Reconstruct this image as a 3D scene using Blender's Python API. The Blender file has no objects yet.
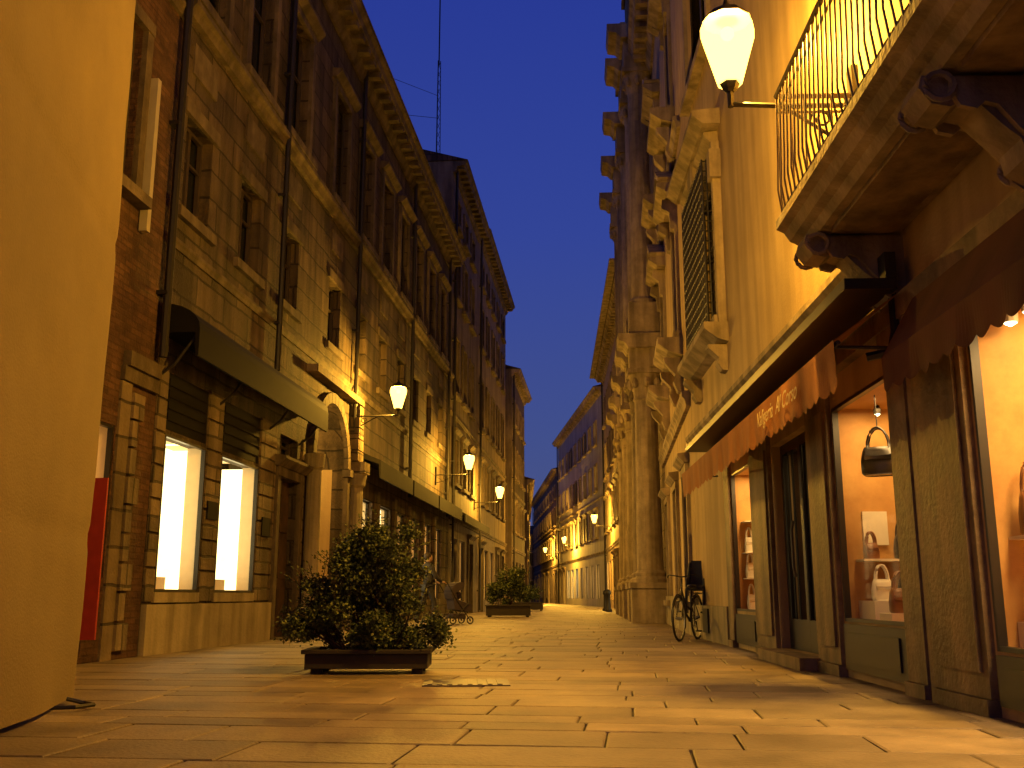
import bpy, math, random
from mathutils import Vector, Matrix
random.seed(7)
sc = bpy.context.scene
sc.view_settings.view_transform = 'Standard'
sc.view_settings.look = 'None'
sc.view_settings.exposure = 0

# ------------------------------------------------------------------ materials
def base(name):
    m = bpy.data.materials.new(name); m.use_nodes = True
    nt = m.node_tree; nt.nodes.clear()
    o = nt.nodes.new('ShaderNodeOutputMaterial'); b = nt.nodes.new('ShaderNodeBsdfPrincipled')
    nt.links.new(b.outputs[0], o.inputs[0])
    return m, nt, b, o

def N(nt, t, **kw):
    n = nt.nodes.new(t)
    for k, v in kw.items():
        setattr(n, k, v)
    return n

def mix(nt, fac, a, b, mode='MIX'):
    n = nt.nodes.new('ShaderNodeMix'); n.data_type = 'RGBA'; n.blend_type = mode
    for sock, val in ((n.inputs[0], fac), (n.inputs[6], a), (n.inputs[7], b)):
        if isinstance(val, bpy.types.NodeSocket):
            nt.links.new(val, sock)
        elif isinstance(val, (int, float)):
            sock.default_value = val
        else:
            sock.default_value = (*val, 1)
    return n.outputs[2]

def surf(name, c1, c2, rough=.85, scale=1.2, bump=.35, bscale=25, block=None, mortar=.35, streak=.5, island=0, spec=.3, bdist=.02):
    m, nt, b, o = base(name)
    tc = N(nt, 'ShaderNodeTexCoord')
    n1 = N(nt, 'ShaderNodeTexNoise'); n1.inputs['Scale'].default_value = scale; n1.inputs['Detail'].default_value = 6; n1.inputs['Roughness'].default_value = .65
    nt.links.new(tc.outputs['Object'], n1.inputs['Vector'])
    r1 = N(nt, 'ShaderNodeValToRGB'); r1.color_ramp.elements[0].position = .35; r1.color_ramp.elements[1].position = .68
    nt.links.new(n1.outputs['Fac'], r1.inputs['Fac'])
    col = mix(nt, r1.outputs['Color'], c1, c2)
    if streak:
        mp = N(nt, 'ShaderNodeMapping'); mp.inputs['Scale'].default_value = (2.2, 2.2, .22)
        nt.links.new(tc.outputs['Object'], mp.inputs['Vector'])
        n2 = N(nt, 'ShaderNodeTexNoise'); n2.inputs['Scale'].default_value = 1.5; n2.inputs['Detail'].default_value = 4
        nt.links.new(mp.outputs[0], n2.inputs['Vector'])
        r2 = N(nt, 'ShaderNodeValToRGB'); r2.color_ramp.elements[0].position = .38; r2.color_ramp.elements[1].position = .62
        r2.color_ramp.elements[0].color = (1-streak,)*3+(1,); r2.color_ramp.elements[1].color = (1, 1, 1, 1)
        nt.links.new(n2.outputs['Fac'], r2.inputs['Fac'])
        col = mix(nt, 1.0, col, r2.outputs['Color'], 'MULTIPLY')
    n3 = N(nt, 'ShaderNodeTexNoise'); n3.inputs['Scale'].default_value = bscale; n3.inputs['Detail'].default_value = 4
    nt.links.new(tc.outputs['Object'], n3.inputs['Vector'])
    h = n3.outputs['Fac']
    if block:
        sx = N(nt, 'ShaderNodeSeparateXYZ'); nt.links.new(tc.outputs['Object'], sx.inputs[0])
        ad = N(nt, 'ShaderNodeMath', operation='ADD'); nt.links.new(sx.outputs[0], ad.inputs[0]); nt.links.new(sx.outputs[1], ad.inputs[1])
        cb = N(nt, 'ShaderNodeCombineXYZ'); nt.links.new(ad.outputs[0], cb.inputs[0]); nt.links.new(sx.outputs[2], cb.inputs[1])
        wn = N(nt, 'ShaderNodeTexNoise'); wn.inputs['Scale'].default_value = 3; wn.inputs['Detail'].default_value = 1
        nt.links.new(tc.outputs['Object'], wn.inputs['Vector'])
        va = N(nt, 'ShaderNodeVectorMath', operation='SCALE'); nt.links.new(wn.outputs['Color'], va.inputs[0]); va.inputs['Scale'].default_value = block[1]*.12
        vb = N(nt, 'ShaderNodeVectorMath', operation='ADD'); nt.links.new(cb.outputs[0], vb.inputs[0]); nt.links.new(va.outputs[0], vb.inputs[1])
        bt = N(nt, 'ShaderNodeTexBrick'); bt.inputs['Scale'].default_value = 1
        bt.inputs['Brick Width'].default_value = block[0]; bt.inputs['Row Height'].default_value = block[1]
        bt.inputs['Mortar Size'].default_value = block[2]; bt.inputs['Mortar Smooth'].default_value = .3
        bt.inputs['Color1'].default_value = (.62, .62, .62, 1); bt.inputs['Color2'].default_value = (1.15, 1.1, 1.05, 1)
        bt.inputs['Mortar'].default_value = (mortar, mortar, mortar, 1)
        nt.links.new(vb.outputs[0], bt.inputs['Vector'])
        col = mix(nt, 1.0, col, bt.outputs['Color'], 'MULTIPLY')
        ml = N(nt, 'ShaderNodeMath', operation='MULTIPLY_ADD'); nt.links.new(bt.outputs['Fac'], ml.inputs[0]); ml.inputs[1].default_value = -1.5
        nt.links.new(h, ml.inputs[2]); h = ml.outputs[0]
    if island:
        g = N(nt, 'ShaderNodeNewGeometry')
        r3 = N(nt, 'ShaderNodeValToRGB'); r3.color_ramp.elements[0].color = (1-island,)*3+(1,); r3.color_ramp.elements[1].color = (1, 1, 1, 1)
        nt.links.new(g.outputs['Random Per Island'], r3.inputs['Fac'])
        col = mix(nt, 1.0, col, r3.outputs['Color'], 'MULTIPLY')
    bp = N(nt, 'ShaderNodeBump'); bp.inputs['Strength'].default_value = bump; bp.inputs['Distance'].default_value = bdist
    nt.links.new(h, bp.inputs['Height']); nt.links.new(bp.outputs[0], b.inputs['Normal'])
    nt.links.new(col, b.inputs['Base Color'])
    rr = N(nt, 'ShaderNodeMapRange'); rr.inputs['To Min'].default_value = max(.05, rough-.15); rr.inputs['To Max'].default_value = min(1, rough+.12)
    nt.links.new(n1.outputs['Fac'], rr.inputs['Value']); nt.links.new(rr.outputs[0], b.inputs['Roughness'])
    b.inputs['Specular IOR Level'].default_value = spec
    return m

def simple(name, c, rough=.5, metal=0, var=.3, spec=.5):
    m, nt, b, o = base(name)
    tc = N(nt, 'ShaderNodeTexCoord')
    n1 = N(nt, 'ShaderNodeTexNoise'); n1.inputs['Scale'].default_value = 9; n1.inputs['Detail'].default_value = 3
    nt.links.new(tc.outputs['Object'], n1.inputs['Vector'])
    col = mix(nt, n1.outputs['Fac'], tuple(x*(1-var) for x in c), tuple(min(1, x*(1+var)) for x in c))
    nt.links.new(col, b.inputs['Base Color'])
    b.inputs['Roughness'].default_value = rough; b.inputs['Metallic'].default_value = metal
    b.inputs['Specular IOR Level'].default_value = spec
    return m

def emis(name, c, s, c2=None, scale=3, lo=.3):
    m, nt, b, o = base(name)
    nt.nodes.remove(b)
    e = N(nt, 'ShaderNodeEmission'); e.inputs['Strength'].default_value = s
    if c2 == c:
        e.inputs[0].default_value = (*c, 1)
    else:
        tc = N(nt, 'ShaderNodeTexCoord')
        n1 = N(nt, 'ShaderNodeTexNoise'); n1.inputs['Scale'].default_value = scale; n1.inputs['Detail'].default_value = 2
        nt.links.new(tc.outputs['Object'], n1.inputs['Vector'])
        r = N(nt, 'ShaderNodeValToRGB'); r.color_ramp.elements[0].position = .35; r.color_ramp.elements[1].position = .6
        nt.links.new(n1.outputs['Fac'], r.inputs['Fac'])
        col = mix(nt, r.outputs['Color'], c2 or tuple(x*lo for x in c), c)
        nt.links.new(col, e.inputs['Color'])
    nt.links.new(e.outputs[0], o.inputs[0])
    return m

def glassmat(name, fac=.1, tint=(1, 1, 1), emit=None):
    m, nt, b, o = base(name); nt.nodes.remove(b)
    t = N(nt, 'ShaderNodeBsdfTransparent'); t.inputs[0].default_value = (*tint, 1)
    g = N(nt, 'ShaderNodeBsdfGlossy'); g.inputs['Roughness'].default_value = .03
    mx = N(nt, 'ShaderNodeMixShader'); mx.inputs[0].default_value = fac
    nt.links.new(t.outputs[0], mx.inputs[1])
    if emit:
        e = N(nt, 'ShaderNodeEmission'); e.inputs[0].default_value = (*emit[0], 1); e.inputs[1].default_value = emit[1]
        nt.links.new(e.outputs[0], mx.inputs[2])
    else:
        nt.links.new(g.outputs[0], mx.inputs[2])
    nt.links.new(mx.outputs[0], o.inputs[0])
    return m

SOD = (1.0, .55, .08)
MT = dict(
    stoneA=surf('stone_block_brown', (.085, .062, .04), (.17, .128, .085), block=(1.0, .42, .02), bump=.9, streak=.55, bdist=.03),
    pierA=surf('rusticated_pier', (.16, .125, .08), (.28, .22, .145), block=(1.0, .42, .02), bump=.7, streak=.4, bdist=.02),
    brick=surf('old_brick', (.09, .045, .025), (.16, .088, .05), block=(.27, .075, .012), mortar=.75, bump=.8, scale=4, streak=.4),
    plasterY=surf('ochre_plaster', (.42, .30, .155), (.54, .40, .22), scale=.8, bump=.3, bscale=30, streak=.25),
    plasterW=surf('pale_plaster', (.40, .38, .33), (.55, .52, .46), scale=.6, bump=.2, streak=.3),
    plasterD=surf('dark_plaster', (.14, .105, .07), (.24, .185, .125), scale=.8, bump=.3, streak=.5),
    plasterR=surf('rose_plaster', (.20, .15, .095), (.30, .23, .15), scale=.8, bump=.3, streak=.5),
    stoneP=surf('palazzo_stone', (.3, .235, .155), (.46, .37, .25), block=(1.3, .5, .015), bump=.6, streak=.5),
    trim=surf('trim_stone', (.29, .225, .145), (.45, .355, .235), scale=3, bump=.5, streak=.5),
    trimA=surf('dark_trim_stone', (.095, .072, .047), (.19, .145, .095), scale=3, bump=.5, streak=.5),  # same trim stone in a darker tone, for the nearer left buildings
    trimB=surf('shop_stone', (.17, .11, .055), (.38, .27, .145), scale=3, bump=.4, rough=.6, streak=.5),
    plinth=surf('plinth_stone', (.3, .25, .16), (.42, .35, .23), scale=2, bump=.4, streak=.4),
    roof=surf('roof_tile', (.07, .045, .035), (.12, .08, .06), block=(.2, .35, .02)),
    glass=simple('window_glass', (.012, .013, .016), rough=.08, var=.2),
    frame=simple('window_frame', (.05, .035, .025), rough=.6),
    shutter=simple('shutter_paint', (.04, .03, .02), rough=.7),
    iron=simple('wrought_iron', (.018, .015, .013), rough=.55, metal=.2),
    railing=simple('railing_iron', (.09, .065, .035), rough=.5, metal=.2),
    canopy=simple('canopy_metal', (.008, .007, .006), rough=.75, spec=.15),
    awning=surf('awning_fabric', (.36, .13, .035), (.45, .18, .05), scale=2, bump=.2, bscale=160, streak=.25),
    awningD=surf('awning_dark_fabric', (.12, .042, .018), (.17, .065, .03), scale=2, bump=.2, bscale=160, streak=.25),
    pane=glassmat('shop_glass', .07),
    black=simple('black_paint', (.018, .015, .012), rough=.4),
    wood=surf('dark_wood', (.045, .026, .013), (.10, .055, .028), scale=4, bump=.3, streak=.3),
    inter=surf('shop_interior_wall', (.40, .20, .06), (.62, .37, .12), scale=1.5, rough=.6, bump=.05, streak=.1),
    interW=simple('shop_interior_cream', (.75, .6, .4), rough=.7, var=.1),
    lit=emis('lit_shop_white', (1.0, .84, .42), 4.2, c2=(.95, .68, .25), scale=2.5),
    litD=emis('lit_shop_dim', (1.0, .62, .2), 1.8, c2=(.3, .13, .03), scale=5),
    litW=emis('lit_shop_warm', (1.0, .62, .2), 2.8, c2=(.5, .22, .05), scale=3),
    leather=simple('black_leather', (.02, .016, .014), rough=.3),
    leatherB=simple('brown_leather', (.2, .08, .03), rough=.4),
    leatherR=simple('red_leather', (.16, .03, .02), rough=.4),
    cream=simple('cream_goods', (.75, .7, .55), rough=.5, var=.1),
    red=simple('red_banner', (.35, .03, .02), rough=.6),
    pale=simple('pale_pipe', (.40, .36, .28), rough=.5, var=.15),
)

# ------------------------------------------------------------------ mesh builder
class MB:
    def __init__(s): s.v = []; s.f = []
    def quad(s, *p):
        i = len(s.v); s.v += [tuple(q) for q in p]; s.f.append(tuple(range(i, i+len(p))))
    def box(s, x0, x1, y0, y1, z0, z1):
        i = len(s.v)
        s.v += [(x0, y0, z0), (x1, y0, z0), (x1, y1, z0), (x0, y1, z0), (x0, y0, z1), (x1, y0, z1), (x1, y1, z1), (x0, y1, z1)]
        for f in ((0, 3, 2, 1), (4, 5, 6, 7), (0, 1, 5, 4), (1, 2, 6, 5), (2, 3, 7, 6), (3, 0, 4, 7)):
            s.f.append(tuple(i+k for k in f))
    def sweep(s, prof, x0, x1, axis='x'):
        i = len(s.v); n = len(prof)
        for x in (x0, x1):
            for a, b in prof:
                s.v.append((x, a, b) if axis == 'x' else ((a, x, b) if axis == 'y' else (a, b, x)))
        for k in range(n):
            s.f.append((i+k, i+(k+1) % n, i+n+(k+1) % n, i+n+k))
        s.f.append(tuple(i+k for k in range(n))[::-1]); s.f.append(tuple(i+n+k for k in range(n)))
    def lathe(s, cx, cy, prof, n=16, a0=0):
        i = len(s.v)
        for r, z in prof:
            for k in range(n):
                a = a0+2*math.pi*k/n; s.v.append((cx+r*math.cos(a), cy+r*math.sin(a), z))
        for j in range(len(prof)-1):
            for k in range(n):
                s.f.append((i+j*n+k, i+j*n+(k+1) % n, i+(j+1)*n+(k+1) % n, i+(j+1)*n+k))
        s.f.append(tuple(i+k for k in range(n))[::-1])
        s.f.append(tuple(i+(len(prof)-1)*n+k for k in range(n)))
    def tube(s, pts, r, n=6, closed=False):
        pts = [Vector(p) for p in pts]; i = len(s.v); m = len(pts)
        rs = r if isinstance(r, (list, tuple)) else [r]*m
        for k, p in enumerate(pts):
            if closed: t = pts[(k+1) % m]-pts[k-1]
            else: t = pts[min(k+1, m-1)]-pts[max(k-1, 0)]
            t.normalize()
            a = Vector((0, 0, 1)) if abs(t.z) < .9 else Vector((1, 0, 0))
            u = t.cross(a).normalized(); w = t.cross(u).normalized()
            for j in range(n):
                an = 2*math.pi*j/n
                s.v.append(tuple(p+(u*math.cos(an)+w*math.sin(an))*rs[k]))
        for k in range(m if closed else m-1):
            for j in range(n):
                a = i+k*n+j; b = i+k*n+(j+1) % n; k2 = (k+1) % m
                s.f.append((a, b, i+k2*n+(j+1) % n, i+k2*n+j))
        if not closed:
            s.f.append(tuple(i+j for j in range(n))); s.f.append(tuple(i+(m-1)*n+j for j in range(n))[::-1])
    def ball(s, c, rx, ry, rz, n=10):
        i = len(s.v); m = n//2+1
        for a in range(m+1):
            ph = math.pi*a/m
            for k in range(n):
                t = 2*math.pi*k/n
                s.v.append((c[0]+rx*math.sin(ph)*math.cos(t), c[1]+ry*math.sin(ph)*math.sin(t), c[2]-rz*math.cos(ph)))
        for a in range(m):
            for k in range(n):
                s.f.append((i+a*n+k, i+a*n+(k+1) % n, i+(a+1)*n+(k+1) % n, i+(a+1)*n+k))
    def obj(s, name, mat, parent=None, smooth=False, bevel=0):
        me = bpy.data.meshes.new(name); me.from_pydata(s.v, [], s.f); me.update()
        o = bpy.data.objects.new(name, me); sc.collection.objects.link(o)
        if mat: me.materials.append(mat)
        if parent: o.parent = parent
        if smooth:
            for p in me.polygons: p.use_smooth = True
        if bevel:
            b = o.modifiers.new('bev', 'BEVEL'); b.width = bevel; b.segments = 2; b.limit_method = 'ANGLE'
        return o

def empty(name, loc=(0, 0, 0), rz=0):
    e = bpy.data.objects.new(name, None); e.location = loc; e.rotation_euler = (0, 0, rz); e.empty_display_size = .2
    sc.collection.objects.link(e); return e

def area(name, parent, loc, sx, sy, energy, col, rot=(0, 0, 0)):
    l = bpy.data.lights.new(name, 'AREA'); l.shape = 'RECTANGLE'; l.size = sx; l.size_y = sy; l.energy = energy; l.color = col
    o = bpy.data.objects.new(name, l); o.parent = parent; o.location = loc; o.rotation_euler = rot; sc.collection.objects.link(o); return o
def point(name, parent, loc, energy, col, r=.08):
    l = bpy.data.lights.new(name, 'POINT'); l.energy = energy; l.color = col; l.shadow_soft_size = r
    o = bpy.data.objects.new(name, l); o.parent = parent; o.location = loc; sc.collection.objects.link(o); return o

# ------------------------------------------------------------------ building class
# local x runs along the facade, local y goes into the building, z up
class Bld:
    def __init__(s, name, P0, P1, H, wall, D=9, reveal=.25, trim='trim'):
        dx, dy = P1[0]-P0[0], P1[1]-P0[1]
        s.L = math.hypot(dx, dy); s.H = H; s.D = D; s.rev = reveal
        s.e = empty(name, (P0[0], P0[1], 0), math.atan2(dy, dx))
        s.wall = wall; s.holes = []; s.m = {}; s.trim = trim
    def mb(s, k):
        if k == 'trim': k = s.trim
        if k not in s.m: s.m[k] = MB()
        return s.m[k]
    def hole(s, u0, u1, z0, z1): s.holes.append((u0, u1, z0, z1))
    def surround(s, u0, u1, z0, z1, w=.16, p=.07, sill=True, head=True, key='trim'):
        t = s.mb(key)
        t.box(u0-w, u0-.004, -p, .03, z0, z1); t.box(u1+.004, u1+w, -p, .03, z0, z1)
        t.box(u0-w-.01, u1+w+.01, -p-.01, .03, z1+.003, z1+w)
        if sill: t.box(u0-w-.08, u1+w+.08, -p-.1, .03, z0-.14, z0-.003)
        if head:
            t.sweep([(.02, z1+w+.002), (-.1, z1+w+.002), (-.22, z1+w+.12), (-.22, z1+w+.17), (.02, z1+w+.2)], u0-w-.1, u1+w+.1)
    def window(s, u0, u1, z0, z1, style='dark', sur=True, head=False):
        s.hole(u0, u1, z0, z1); r = s.rev
        g = s.mb('glass'); f = s.mb('frame')
        if style == 'shut':
            k = s.mb('shutter'); um = (u0+u1)/2
            for a, b in ((u0+.01, um-.008), (um+.008, u1-.01)):
                k.box(a, a+.06, r-.16, r-.11, z0+.01, z1-.01); k.box(b-.06, b, r-.16, r-.11, z0+.01, z1-.01)
                n = int((z1-z0)/.09)
                for i in range(n):
                    zz = z0+.04+i*(z1-z0-.08)/n
                    k.quad((a+.06, r-.155, zz), (b-.06, r-.155, zz), (b-.06, r-.115, zz+.07), (a+.06, r-.115, zz+.07))
        else:
            w = .05; um = (u0+u1)/2
            f.box(u0, u0+w, r-.1, r-.04, z0, z1); f.box(u1-w, u1, r-.1, r-.04, z0, z1)
            f.box(um-.035, um+.035, r-.1, r-.04, z0+w, z1-w)
            f.box(u0+w, u1-w, r-.099, r-.041, z0, z0+w); f.box(u0+w, u1-w, r-.099, r-.041, z1-w, z1)
            zz = z0+(z1-z0)*.62
            f.box(u0+w, um-.035, r-.09, r-.045, zz, zz+.04); f.box(um+.035, u1-w, r-.09, r-.045, zz, zz+.04)
        g.quad((u0, r-.02, z0), (u1, r-.02, z0), (u1, r-.02, z1), (u0, r-.02, z1))
        if style == 'open':
            k = s.mb('shutter')
            for a, b in ((u0-(u1-u0)/2-.02, u0-.02), (u1+.02, u1+(u1-u0)/2+.02)):
                k.box(a, b, -.1, -.05, z0, z1)
                n = int((z1-z0)/.1)
                for i in range(n):
                    zz = z0+.06+i*(z1-z0-.1)/n
                    k.box(a+.05, b-.05, -.115, -.098, zz, zz+.045)
        if sur: s.surround(u0, u1, z0, z1, head=head)
    def litwin(s, u0, u1, z0, z1, key, bars=1, goods=True, fr=.12, r=None, dep=.6):
        s.hole(u0, u1, z0, z1); r = s.rev
        y1 = r+dep
        m = s.mb(key); m.quad((u0-.2, y1, z0-.2), (u1+.2, y1, z0-.2), (u1+.2, y1, z1+.3), (u0-.2, y1, z1+.3))
        m.quad((u1+.2, r+.01, z0), (u1+.2, y1, z0), (u1+.2, y1, z1), (u1+.2, r+.01, z1))
        i = s.mb('interW')
        i.quad((u0-.2, r, z0), (u1+.2, r, z0), (u1+.2, y1, z0), (u0-.2, y1, z0))
        i.quad((u0-.2, r, z1+.1), (u1+.2, r, z1+.1), (u1+.2, y1, z1+.1), (u0-.2, y1, z1+.1))
        i.quad((u0-.2, r, z0), (u0-.2, y1, z0), (u0-.2, y1, z1), (u0-.2, r, z1))
        i.quad((u1-.004, fr+.03, z0), (u1-.004, r, z0), (u1-.004, r, z1), (u1-.004, fr+.03, z1))
        f = s.mb('black'); w = .035
        f.box(u0, u0+w, fr-.03, fr+.03, z0, z1); f.box(u1-w, u1, fr-.03, fr+.03, z0, z1)
        f.box(u0+w, u1-w, fr-.029, fr+.029, z0, z0+w); f.box(u0+w, u1-w, fr-.029, fr+.029, z1-w, z1)
        for b in range(1, bars):
            x = u0+(u1-u0)*b/bars; f.box(x-.02, x+.02, fr-.02, fr+.02, z0+w, z1-w)
        s.mb('pane').quad((u0, fr, z0), (u1, fr, z0), (u1, fr, z1), (u0, fr, z1))
        if goods:
            c = s.mb('goods')
            n = max(2, int((u1-u0)/.5))
            for k in range(n):
                x = u0+(k+.5)*(u1-u0)/n+random.uniform(-.05, .05)
                hh = random.choice((.5, .9, 1.3))
                c.lathe(x, r+.3, [(.1, z0+.02), (.02, z0+.04), (.02, z0+hh-.35), (.13, z0+hh-.33), (.1, z0+hh-.15), (.16, z0+hh), (.05, z0+hh+.06), (.04, z0+hh+.12)], 8)
    def arch(s, uc, r, zs, depth, z0=0, ring=.22):
        zt = zs+r+.02; s.hole(uc-r, uc+r, z0, zt)
        w = s.mb('archfill'); n = 16; P = []
        for i in range(n+1):
            a = math.pi*(1-i/n); P.append((uc+r*math.cos(a), zs+r*math.sin(a)))
        for i in range(n):
            (a, b), (c, d) = P[i], P[i+1]
            w.quad((a, 0, b), (c, 0, d), (c, 0, zt), (a, 0, zt))
            w.quad((a, 0, b), (c, 0, d), (c, depth, d), (a, depth, b))
        t = s.mb('trim')
        for i in range(n):
            a0 = math.pi*(1-i/n); a1 = math.pi*(1-(i+.94)/n); ri = r+.003; ro = r+ring
            q = [(uc+ri*math.cos(a0), zs+ri*math.sin(a0)), (uc+ri*math.cos(a1), zs+ri*math.sin(a1)), (uc+ro*math.cos(a1), zs+ro*math.sin(a1)), (uc+ro*math.cos(a0), zs+ro*math.sin(a0))]
            k = len(t.v)
            for y in (-.1, .02):
                for x, z in q: t.v.append((x, y, z))
            for f in ((0, 1, 2, 3), (7, 6, 5, 4), (0, 4, 5, 1), (1, 5, 6, 2), (2, 6, 7, 3), (3, 7, 4, 0)):
                t.f.append(tuple(k+j for j in f))
        for sx in (-1, 1):
            a, b = sorted((uc+sx*(r+.004), uc+sx*(r+ring)))
            t.box(a, b, -.1, .02, z0, zs-.16); t.box(a-.05, b+.05, -.16, .02, zs-.157, zs-.004)
    def cornice(s, z, proj=.5, h=.5, dent=True, u0=None, u1=None):
        u0 = 0 if u0 is None else u0; u1 = s.L if u1 is None else u1
        t = s.mb('trim'); p = proj
        t.sweep([(.02, z-h), (-.1*p, z-h), (-.25*p, z-.7*h), (-.3*p, z-.5*h), (-.8*p, z-.42*h), (-.86*p, z-.2*h), (-p, z-.08*h), (-p, z), (.02, z)], u0, u1)
        if dent:
            n = int((u1-u0)/.55)
            for i in range(n):
                x = u0+.15+i*(u1-u0)/n; t.box(x, x+.2, -.76*p, .01, z-h*.66, z-h*.43)
    def string(s, z, h=.18, p=.1, u0=None, u1=None, key='trim'):
        u0 = 0 if u0 is None else u0; u1 = s.L if u1 is None else u1
        s.mb(key).sweep([(.02, z), (-p*.5, z), (-p*.7, z+h*.4), (-p, z+h*.6), (-p, z+h*.9), (.02, z+h)], u0, u1)
    def pipe(s, u, z0, z1, r=.05, key='iron'):
        s.mb(key).tube([(u, -.12, z0), (u, -.12, z1)], r, 8)
        z = z0+.8
        while z < z1: s.mb(key).box(u-r-.02, u+r+.02, -.14, .01, z, z+.05); z += 2.3
    def finish(s, roof=True):
        xs = sorted(set([0, s.L]+[h[0] for h in s.holes]+[h[1] for h in s.holes]))
        zs = sorted(set([0, s.H]+[h[2] for h in s.holes]+[h[3] for h in s.holes]))
        w = MB()
        for i in range(len(xs)-1):
            for j in range(len(zs)-1):
                cx, cz = (xs[i]+xs[i+1])/2, (zs[j]+zs[j+1])/2
                if any(h[0] < cx < h[1] and h[2] < cz < h[3] for h in s.holes): continue
                w.quad((xs[i], 0, zs[j]), (xs[i+1], 0, zs[j]), (xs[i+1], 0, zs[j+1]), (xs[i], 0, zs[j+1]))
        r = s.rev
        for a, b, c, d in s.holes:
            w.quad((a, 0, c), (a, r, c), (a, r, d), (a, 0, d)); w.quad((b, 0, c), (b, r, c), (b, r, d), (b, 0, d))
            w.quad((a, 0, d), (b, 0, d), (b, r, d), (a, r, d)); w.quad((a, 0, c), (b, 0, c), (b, r, c), (a, r, c))
        D = s.D; H = s.H; L = s.L
        w.quad((0, 0, 0), (0, D, 0), (0, D, H), (0, 0, H)); w.quad((L, 0, 0), (L, D, 0), (L, D, H), (L, 0, H))
        w.quad((0, D, 0), (L, D, 0), (L, D, H), (0, D, H))
        w.obj('wall', MT[s.wall], s.e)
        if roof:
            rf = MB(); rf.sweep([(-.58, H+.01), (D/2, H+D*.16), (D+.4, H+.01)], -.05, L-.02); rf.obj('roof', MT['roof'], s.e)
        names = dict(archfill='arch_spandrel', goods='display_goods')
        mats = dict(archfill=s.wall, goods='wood')
        for k, m in s.m.items():
            m.obj(names.get(k, k), MT[mats.get(k, k)], s.e, smooth=False)

def leftX(d): return -5.53+.058*d
def left(name, d0, d1, H, wall, **k): return Bld(name, (leftX(d0), d0), (leftX(d1), d1), H, wall, **k)

# ---- left : brick building (nearest, behind the scaffold)
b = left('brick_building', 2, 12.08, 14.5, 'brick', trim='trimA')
for z in (5.4, 9.2): b.window(8.0, 9.0, z, z+2.1, 'shut')
b.window(4.5, 5.6, 5.4, 7.5, 'shut')
b.litwin(8.75, 9.12, .9, 2.6, 'litW', goods=False, fr=.04)
t = b.mb('trim')
t.box(9.14, 10.05, -.06, .02, 3.15, 3.32); t.box(9.18, 10.0, -.1, .02, 3.323, 3.5)
t = b.mb('pierA')
t.box(9.15, 9.4, -.03, .02, 0, 3.14)
z = .1
while z < 3.0:
    t.box(9.401, 9.55+.12*(int(z*10) % 2), -.07, .02, z, z+.3); z += .33
b.string(8.3)
b.pipe(9.95, 3.6, 14, .055)
b.mb('pale').box(9.25, 9.34, -.12, -.02, 5.0, 7.0)
b.mb('red').box(8.66, 8.69, -.2, -.02, .25, 1.95)
b.cornice(14.5); b.finish()

# ---- left : rusticated stone building
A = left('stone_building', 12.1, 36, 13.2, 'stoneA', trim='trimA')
for (a, c) in ((.28, 1.62), (2.2, 3.8)):
    A.litwin(a, c, .75, 2.72, 'lit', goods=False, fr=.01)
    A.mb('black').box((a+c)/2-.3, (a+c)/2-.27, .45, .47, .8, 2.5); A.mb('interW').box(a+.1, c-.1, .4, .6, .78, .95)
    A.hole(a, c, 2.78, 3.52)
    A.mb('canopy').box(a, c, .0, .05, 2.783, 3.517)
    for z in (2.9, 3.05, 3.2, 3.35): A.mb('canopy').box(a+.05, c-.05, -.015, .01, z, z+.1)
    A.mb('plinth').box(a-.02, c+.02, -.04, .04, .62, .747)
for a, c in ((.0, .25), (1.65, 2.17), (3.84, 4.6), (6.12, 6.25)):
    z = .62
    while z < 3.3:
        A.mb('pierA').box(a, c, -.03, .02, z+.015, z+.40); z += .42
A.mb('plinth').box(.0, 4.6, -.07, .02, 0, .6)
A.mb('canopy').box(1.72, 2.1, -.055, -.035, 1.75, 2.0)
A.mb('canopy').box(4.0, 4.4, -.055, -.035, 1.65, 1.95)
A.hole(4.8, 5.9, 0.02, 2.7); A.mb('wood').box(4.8, 5.9, .14, .2, .02, 2.7)
for x in (4.88, 5.4):
    for z in (.2, 1.0, 1.8): A.mb('wood').box(x, x+.42, .11, .145, z, z+.65)
A.surround(4.8, 5.9, .02, 2.7, sill=False)
A.mb('trimA').box(4.7, 6.0, -.3, .1, -.01, .016)
A.window(4.85, 5.85, 2.95+.05, 3.45, 'dark', sur=False)
prof = [(.02, 4.35)]
for i in range(7):
    a = math.pi/2*i/6; prof.append((-.02-.5*math.sin(a), 4.0+.33*math.cos(a)))
prof += [(-.52, 3.64), (-.48, 3.64), (-.46, 3.95), (.02, 3.95)]
A.mb('canopy').sweep(prof, -.05, 5.95)
for x in (.0, 2.0, 4.2, 5.9):
    A.mb('iron').tube([(x, 0, 3.4), (x, -.2, 3.55), (x, -.46, 3.92)], .02)
A.arch(7.95, 1.2, 3.35, 1.6)
v = A.mb('plasterY')
v.quad((6.75, .25, 0), (6.75, 1.6, 0), (6.75, 1.6, 3.36), (6.75, .25, 3.36)); v.quad((9.15, .25, 0), (9.15, 1.6, 0), (9.15, 1.6, 3.36), (9.15, .25, 3.36))
A.mb('wood').quad((6.7, 1.61, 0), (9.2, 1.61, 0), (9.2, 1.61, 4.6), (6.7, 1.61, 4.6))
for x in (6.85, 8.0):
    for z in (.2, 1.3, 2.4): A.mb('wood').box(x, x+1.05, 1.55, 1.6, z, z+.95)
A.mb('plinth').lathe(9.62, -.16, [(.24, 0), (.24, .3), (.17, .36), (.16, 3.0), (.2, 3.05), (.24, 3.3)], 14)
A.mb('plinth').lathe(6.42, -.16, [(.2, 0), (.2, .3), (.15, .36), (.14, 3.0), (.18, 3.05), (.2, 3.3)], 14)
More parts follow.
